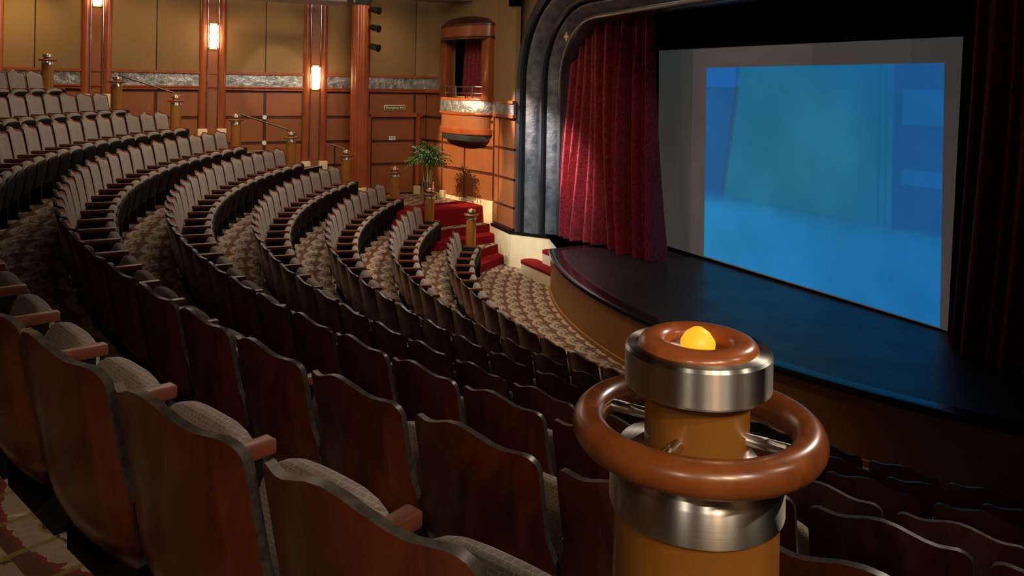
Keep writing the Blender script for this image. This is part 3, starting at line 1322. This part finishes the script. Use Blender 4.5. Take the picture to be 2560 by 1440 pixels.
# profile: (offset outward, t)
P0 = [(0, IT - .35), (0, IT), (.03, IT + .03), (.10, IT + .05), (.11, IT + .03)]           # inner rib
segs = [
    ([(0, IT - .4), (0, IT - .01), (.015, IT + .02), (.05, IT + .035), (.10, IT + .03), (.115, IT + .01)], 'procsm'),
    ([(.115, IT + .01), (.14, IT + .05), (.20, IT + .12), (.27, IT + .17), (.30, IT + .17)], 'procem'),
    ([(.30, IT + .17), (.305, IT + .12), (.335, IT + .12), (.34, IT + .22)], 'procdk'),
    ([(.34, IT + .22), (.355, IT + .27), (.40, IT + .29), (.425, IT + .27)], 'procsm'),
    ([(.425, IT + .27), (.45, IT + .33), (.52, IT + .42), (.60, IT + .48), (.64, IT + .49)], 'procem'),
    ([(.64, IT + .49), (.645, IT + .43), (.70, IT + .43), (.705, IT + .54)], 'procdk'),
    ([(.705, IT + .54), (.72, IT + .60), (.77, IT + .63), (.83, IT + .62), (.86, IT + .58), (.87, IT + .3)], 'procsm')]
prs = empty('proscenium_arch', W(IS, IT, pz))
struct(prs)
l0 = prs.location.copy()
for prof, mname in segs:
    bm = BM()
    fr = [lambda p, q=q: W(q[0] + p[0]*q[2], p[1], q[1] + p[0]*q[3]) for q in path]
    sweep(bm, fr, prof)
    bmesh.ops.translate(bm, verts=bm.verts[:], vec=-l0)
    nm = {'procsm': 'rib', 'procem': 'embossed_band', 'procdk': 'groove'}[mname]
    mk(nm, bm, M[mname], prs, 35)
# small bright diamond ornament on the bend of the arch
oc = Vector((1.022, 15.52, .955))
bm = BM()
for dx_, dz_ in ((0, .06), (.05, 0), (-.05, 0), (0, -.06), (0, 0)):
    xa2 = Vector((-U[0], -U[1], 0))
    c = xa2*dx_ + Vector((0, 0, dz_))
    vs = [c + Vector((0, 0, .045)), c + xa2*.035, c - Vector((0, 0, .045)), c - xa2*.035]
    pk = c + Vector((A[0], A[1], 0))*.03
    v = [bm.verts.new(p) for p in vs]
    q = bm.verts.new(pk)
    for i in range(4):
        bm.faces.new((v[i], v[(i+1) % 4], q))
o = mk('arch_ornament', bm, M['gold'])
o.location = W(4.95, IT + .20, .99)
tag(o, 'small pale diamond ornament on the bend of the proscenium arch', 'ornament')

# wall above / outside the proscenium
bm = BM()
sweep(bm, [lambda p, q=q: W(q[0] + p[0]*q[2], p[1], q[1] + p[0]*q[3]) for q in path], [(.85, 7.20), (1.9, 7.20), (1.9, 7.1)])
struct(mk('wall_stage_upper', bm, M['beige']))

# plinth under the proscenium
pts = [W(7.42, 7.47), W(6.30, 7.55), W(5.42, 6.98), W(4.42, 6.90), W(4.30, 7.0)]
bm = BM()
prof = [(.0, -3.90), (.04, -3.90), (.04, -3.16), (0., -3.16)]
cap = BM()
for a, b in zip(pts, pts[1:]):
    sgm = Seg(a, b, W(3, 14))
    sgm.box(bm, -.02, sgm.L + .02, -.5, .02, -3.95, -3.16)
    sgm.box(cap, -.03, sgm.L + .03, -.5, .035, -3.16, -3.10)
struct(mk('baseboard_stage', bm, M['cream']))
struct(mk('trim_5', cap, M['rim']))

# speaker box on the wall
bx_ = W(6.33, 7.46, 1.80)
o = empty('wall_speaker', bx_)
tag(o, 'small black speaker box high on the wall left of the arch', 'speaker')
l0 = bx_.copy()
bm = BM()
sbox(bm, 6.22, 6.46, 7.42, 7.60, 1.70, 1.98)
dsub('cabinet', bm, M['void'], o)

# ------------------------------------------------------------------ stage
st = empty('stage_platform', W(0, 7, FL[0]))
struct(st)
l0 = st.location.copy()
SZ = -3.10
TH0, TH1 = AX - .515, AX + .515
bm = BM()
N = 80
ths = [TH0 + (TH1 - TH0)*i/N for i in range(N + 1)]
vt = [bm.verts.new(PO(t, 8.72, SZ)) for t in ths] + [bm.verts.new(W(-6.2, 3.4, SZ)), bm.verts.new(W(6.2, 3.4, SZ)), bm.verts.new(W(6.2, 6.86, SZ)), bm.verts.new(W(4.30, 6.86, SZ))]
# ths run from far side (+s) to near side (-s)
bm.faces.new(vt)
bmesh.ops.triangulate(bm, faces=bm.faces[:])
bmesh.ops.translate(bm, verts=bm.verts[:], vec=-l0)
mk('stage_floor', bm, M['stage'], st)
bm = BM()
prof = [(8.66, SZ + .002), (8.80, SZ + .008), (8.86, SZ + .006), (8.885, SZ - .01), (8.89, SZ - .05), (8.86, SZ - .07)]
sweep(bm, [lambda p, t=t: PO(t, p[0], p[1]) for t in ths], prof)
sweep(bm, [lambda p, q=q: W(4.33 + p[0], q, SZ + p[1]) for q in (6.8, 7.2, 7.72)], [(-.1, .006), (.02, .006), (.05, -.01), (.05, -.07)])
bmesh.ops.translate(bm, verts=bm.verts[:], vec=-l0)
mk('stage_rim', bm, M['rim'], st, 40)
bm = BM()
prof = [(8.855, SZ - .06), (8.85, SZ - .5), (8.85, FL[0] + .07), (8.875, FL[0] + .06), (8.875, FL[0] - .02)]
sweep(bm, [lambda p, t=t: PO(t, p[0], p[1]) for t in ths], prof)
p0 = PO(TH0, 8.85)
sweep(bm, [lambda p, q=q: Vector((q.x, q.y, p)) for q in (p0, W(4.36, 6.8))], [SZ - .06, FL[0] - .02])
bmesh.ops.translate(bm, verts=bm.verts[:], vec=-l0)
mk('stage_fascia', bm, M['stagef'], st, 40)
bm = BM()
sweep(bm, [lambda p, t=t: PO(t, p[0], p[1]) for t in ths[2:34]], [(8.60, SZ + .004), (8.655, SZ + .005)])  # dark red strip paints the curtain's reflection onto the stage lip
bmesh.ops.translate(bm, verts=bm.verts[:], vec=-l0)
mk('reflection_strip', bm, M['redrefl'], st)['label'] = 'thin painted red curtain reflection along the stage edge'

# side steps up to the stage
ss = struct(empty('stage_steps', W(4.9, 7.3, FL[0])))
l0 = ss.location.copy()
for i, (s0, s1, t0, t1, z) in enumerate(((4.40, 5.60, 7.26, 7.64, -3.60), (4.40, 5.25, 7.00, 7.34, -3.35))):
    bm = BM()
    n = 10
    out = [W(s0, t1, 0), ]
    for q in range(n + 1):
        a = PI/2 - PI*q/n
        out.append(W(s1 + (t1 - t0)/2*cos(a), (t0 + t1)/2 + (t1 - t0)/2*sin(a), 0))
    out.append(W(s0, t0, 0))
    for zz0, zz1, mi in ((FL[0] - .01, z - .05, 0), (z - .05, z, 1)):
        gr = .0 if mi == 0 else .02
        c_ = sum(out, Vector())/len(out)
        lo_ = [bm.verts.new(Vector((p.x, p.y, zz0)) + (p - c_)*gr) for p in out]
        hi_ = [bm.verts.new(Vector((p.x, p.y, zz1)) + (p - c_)*gr) for p in out]
        bm.faces.new(lo_).material_index = mi
        bm.faces.new(hi_).material_index = mi
        for q in range(len(out)):
            q2 = (q + 1) % len(out)
            bm.faces.new((lo_[q], lo_[q2], hi_[q2], hi_[q])).material_index = mi
    bmesh.ops.translate(bm, verts=bm.verts[:], vec=-l0)
    mk('step', bm, [M['cream'], M['redcarpet']], ss, 40)

# stage house
bm = BM()
sbox(bm, -7.5, 7.5, 3.2, 3.3, -3.3, 3.4)
sbox(bm, 6.3, 6.4, 3.2, 6.9, -3.3, 3.4)
sbox(bm, -6.4, -6.3, 3.2, 6.9, -3.3, 3.4)
sbox(bm, -7.5, 7.5, 3.2, 7.0, 3.3, 3.4)
struct(mk('wall_stage_house', bm, M['void']))
# black border and legs masking the screen
bm = BM()
sbox(bm, -6.3, 6.3, 5.62, 5.64, .735, 3.3)
o = mk('masking_border', bm, M['void'])
tag(o, 'plain black cloth border hanging above the projection screen', 'curtain')
bm = BM()
sbox(bm, 3.86, 6.3, 5.52, 5.54, -3.09, 3.3)
o = mk('masking_drape', bm, M['void'])
tag(o, 'plain black cloth leg between screen and left red curtain', 'curtain')

# screen: local x across 0..1, z up 0..1
def flat(name, cnr, mat, parent=None, th=.02):
    """cnr: far-bottom, near-bottom, near-top, far-top as (s,z), at plane t"""
    bm = BM()
    v = [bm.verts.new(p) for p in cnr]
    bm.faces.new(v)
    me = bpy.data.meshes.new(name)
    bm.to_mesh(me)
    bm.free()
    me.materials.append(mat)
    o = bpy.data.objects.new(name, me)
    C.objects.link(o)
    if parent:
        o.parent = parent
    return o


TS = 5.60
scr = empty('projection_screen', W(0, TS, -3.05))
tag(scr, 'large grey projection screen showing a blue film frame on stage', 'screen')


def scr_part(name, q, t, mat):
    (s0, z0), (s1, z1), (s2, z2), (s3, z3) = q
    SX, SZ_ = s0 - s1, z3 - z0
    org = W(s0, t, z0)
    loc = [(0, 0, 0), ((s0 - s1)/SX, 0, (z1 - z0)/SZ_), ((s0 - s2)/SX, 0, (z2 - z0)/SZ_), ((s0 - s3)/SX, 0, 1)]
    o = flat(name, loc, mat, scr)
    rz = math.atan2(-U[1], -U[0])
    o.location = org - scr.location
    o.rotation_euler = (0, 0, rz)
    o.scale = (SX, 1, SZ_)
    return o


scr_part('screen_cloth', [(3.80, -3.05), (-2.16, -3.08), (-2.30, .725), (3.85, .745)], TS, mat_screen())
scr_part('projected_picture', [(2.45, -3.03), (-2.06, -3.06), (-2.06, .395), (2.46, .380)], TS + .012, mat_projection())
bm = BM()
sbox(bm, 3.9, -2.3, TS - .06, TS - .03, .70, .78)
bmesh.ops.translate(bm, verts=bm.verts[:], vec=-scr.location)
mk('batten', bm, M['black'], scr)

# red curtains
def curtain(name, s_top, s_bot, t_top, t_bot, z0, z1, folds, lab, amp=.07, seed=1, mt='damask'):
    rr = random.Random(seed)
    phs = [rr.uniform(.6, 1.5) for _ in range(folds)]
    tot = sum(phs)
    cum = [0]
    for q in phs:
        cum.append(cum[-1] + q/tot)
    bm = BM()
    nu, nv = folds*10, 24
    g = []
    for i in range(nu + 1):
        u = i/nu
        k = 0
        while k < folds - 1 and u > cum[k+1]:
            k += 1
        f = (u - cum[k])/(cum[k+1] - cum[k])
        w = .5 - .5*cos(2*PI*f)
        w = w**.6
        row = []
        for j in range(nv + 1):
            v = j/nv
            e = (1 - v)**2.2
            sa = s_top[0] + (s_bot[0] - s_top[0])*e
            sb = s_top[1] + (s_bot[1] - s_top[1])*e
            ta = t_top[0] + (t_bot[0] - t_top[0])*e
            tb = t_top[1] + (t_bot[1] - t_top[1])*e
            am = amp*(.7 + .7*(1 - v))*phs[k]*(1 + .25*sin(9*u + 3*v))
            zb = z0 + (.012 if f < .5 else .0)
            row.append(bm.verts.new(W(sa + (sb - sa)*u + .02*sin(4*v + 11*u), ta + (tb - ta)*u + w*am, zb + (z1 - zb)*v)))
        g.append(row)
    for i in range(nu):
        for j in range(nv):
            bm.faces.new((g[i][j], g[i+1][j], g[i+1][j+1], g[i][j+1]))
    c = W(s_bot[0], t_bot[0], z0)
    o = mk(name, bm, M[mt], None, 80, c)
    tag(o, lab, 'curtain')
    return o


curtain('stage_curtain', (5.62, 3.30), (5.62, 2.64), (6.42, 6.12), (6.42, 6.28), SZ + .006, 2.2, 15, 'red damask stage curtain left of the screen, partly spotlit', .25, 5)
curtain('stage_curtain', (-2.74, -5.6), (-2.50, -5.6), (6.05, 6.5), (6.05, 6.5), SZ + .006, 2.2, 14, 'red damask stage curtain with shade painted in, at the right edge of the view', .10, 8, 'damask_shade')

# near side and rear walls of the auditorium, behind the camera
near = Seg(W(-13.2, 21.5), W(-13.2, 6.5), W(0, 12))
bm = BM()
near.box(bm, 0, near.L, -.2, 0, -4.1, .15, 0)
near.box(bm, 0, near.L, -.2, .03, .19, 3.0, 1)
struct(mk('wall_near_side', bm, [M['panel'], M['beige']]))
bm = BM()
near.box(bm, 0, near.L, 0, .06, -.13, .19, 0)
struct(mk('trim_8', bm, M['frieze']))
rear = Seg(W(11, 21.3), W(-13.4, 21.3), W(0, 12))
bm = BM()
rear.box(bm, 0, rear.L, -.2, 0, -4.1, .9, 0)
rear.box(bm, 0, rear.L, -.2, .03, .9, 3.0, 1)
struct(mk('wall_rear', bm, [M['panel'], M['beige']]))

# ------------------------------------------------------------------ ceiling and canopies
bm = BM()
p = [W(14, 0), W(14, 24), W(-14, 24), W(-14, 0)]
hexa(bm, [Vector((q.x, q.y, 3.0)) for q in p] + [Vector((q.x, q.y, 3.15)) for q in p])
struct(mk('ceiling', bm, M['dceil']))
for (s0, s1, t0, t1, z, lab) in ((8.3, 9.3, 10.6, 13.4, 1.74, 'grey ceiling canopy above the second and third pillars'), (8.2, 9.0, 6.9, 8.9, 1.95, 'pale ceiling canopy above the opera box')):
    o = empty('ceiling_canopy', W((s0+s1)/2, (t0+t1)/2, z))
    tag(o, lab, 'ceiling panel', 'suspended ceiling canopies')
    l0 = o.location.copy()
    bm = BM()
    sbox(bm, s0, s1, t0, t1, z, z + .10)
    bevel(bm, .04, 3)
    dsub('panel', bm, M['soffit'], o)
    bm = BM()
    sbox(bm, (s0+s1)/2 - .02, (s0+s1)/2 + .02, (t0+t1)/2 - .02, (t0+t1)/2 + .02, z + .1, 3.0)
    dsub('hanger', bm, M['black'], o)

# ------------------------------------------------------------------ lights
def aim(o, tgt):
    o.rotation_euler = (Vector(tgt) - o.location).to_track_quat('-Z', 'Y').to_euler()


def spot(loc, tgt, e, ang_, blend=.5, col=(1, .78, .52), size=.08):
    L = bpy.data.lights.new('spot', 'SPOT')
    L.energy = e
    L.spot_size = math.radians(ang_)
    L.spot_blend = blend
    L.color = col
    L.shadow_soft_size = size
    o = bpy.data.objects.new('spot', L)
    C.objects.link(o)
    o.location = loc
    aim(o, tgt)
    return o


def area(loc, tgt, e, sx, sy, col=(1, .8, .58)):
    L = bpy.data.lights.new('area', 'AREA')
    L.shape = 'RECTANGLE'
    L.size, L.size_y = sx, sy
    L.energy = e
    L.color = col
    o = bpy.data.objects.new('area', L)
    C.objects.link(o)
    o.location = loc
    aim(o, tgt)
    return o


WARM = (1, .70, .40)
# far wall washes
for t in (17.9, 16.4, 14.3, 12.0, 9.6):
    spot(W(8.2, t, 2.7), W(10.2, t - .1, -.6), 110, 75, .8, WARM, .15)
spot(W(4.5, 12.6, 2.7), W(10.2, 11.7, .0), 420, 15, .3, (1, .88, .70), .05)
spot(W(3.0, 14.5, 2.7), W(10.2, 13.0, -.4), 260, 30, .6, WARM, .05)
# corner
spot(W(7.2, 14.5, 2.7), W(8.2, 7.6, -1.6), 5200, 21, .35, (1, .72, .42), .03)
spot(W(5.5, 12.5, 2.7), W(6.5, 7.4, -3.2), 1500, 17, .5, (1, .86, .62), .04)
# proscenium and left curtain
spot(W(7.9, 10.9, 2.7), W(5.15, 6.4, -1.9), 13000, 13.5, 1., (1, .72, .64), .04)
spot(W(3.8, 13.0, 2.7), W(5.7, 7.1, -2.2), 2800, 24, .7, (.80, .92, 1.), .06)
spot(W(9.2, 16.9, 1.75), W(10.25, 16.75, 1.0), 30, 80, .8, (1, .72, .25), .05)
# unseen house fill added over the seats, far half
area(W(3.0, 10.6, 2.8), W(6.0, 13.5, -2.), 270, 3.0, 3.0, (1, .82, .66))
spot(W(2.5, 9.4, 2.8), W(3.8, 9.6, -3.8), 620, 56, .6, (1, .80, .58), .1)
spot(W(-1.0, 10.8, 2.8), W(-1.0, 9.0, -4.2), 330, 44, .9, (1, .74, .45), .1)
area(W(5.6, 12.6, 2.9), W(5.6, 12.5, -3.), 125, 5.0, 4.0, (1, .84, .66))
spot(W(6.2, 15.2, 2.7), W(9.0, 12.0, -1.0), 260, 62, .8, (1, .70, .42), .08)
# foreground seats: from the right behind the camera
spot((.9, -1.3, 1.25), (-.70, 1.65, -1.35), 130, 54, 1., (1, .66, .40), .10)
spot(W(-6.2, 9.0, 2.8), W(-6.4, 13.4, -1.3), 650, 46, .6, (1, .85, .68), .08)
spot(W(-6.4, 16.3, 2.7), W(-5.9, 15.7, -1.2), 70, 34, .8, (1, .82, .6), .1)
# unseen fill lamps added for the foreground post's steel
for x, y, z, e in ((-1.3, -1.6, 1.0, 5), (.45, -2.3, 1.9, 4)):
    L = bpy.data.lights.new('added_post_light', 'POINT')
    L.energy = e
    L.color = (1, .84, .62)
    L.shadow_soft_size = .06
    lo = bpy.data.objects.new('added_post_light', L)
    C.objects.link(lo)
    lo.location = (x, y, z)
for x, y, z, e in ((-1.0, -1.5, 1.2, 40), (.35, -2.2, 1.6, 60), (1.5, -.9, 1.4, 70), (2.3, .4, 1.3, 30)):
    spot((x, y, z), (.243, 1.0, -.47), e, 16, .4, (1, .87, .68), .035)  # narrow pin spots added to put streaks on the steel
# unseen wall wash behind the camera, added for the steel to reflect
spot(W(-11.4, 19.0, 2.6), W(-13.2, 19.0, -.2), 260, 110, .8, (1, .85, .65), .1)
spot(W(-11.4, 13.0, 2.6), W(-13.2, 13.0, -.2), 260, 110, .8, (1, .85, .65), .1)
spot(W(-6.5, 19.6, 2.6), W(-6.5, 21.3, -.2), 160, 110, .8, (1, .85, .65), .1)
# stage glow
spot(W(0, 6.3, 2.9), W(3.4, 7.3, -3.1), 40, 50, .8, (.8, .8, 1.), .1)

w = bpy.data.worlds.new('World')
bpy.context.scene.world = w
w.use_nodes = True
bg = w.node_tree.nodes['Background']
bg.inputs[0].default_value = (.6, .5, .42, 1)
bg.inputs[1].default_value = .006
vs = bpy.context.scene.view_settings
vs.view_transform = 'Standard'
vs.look = 'None'
vs.exposure = 0.
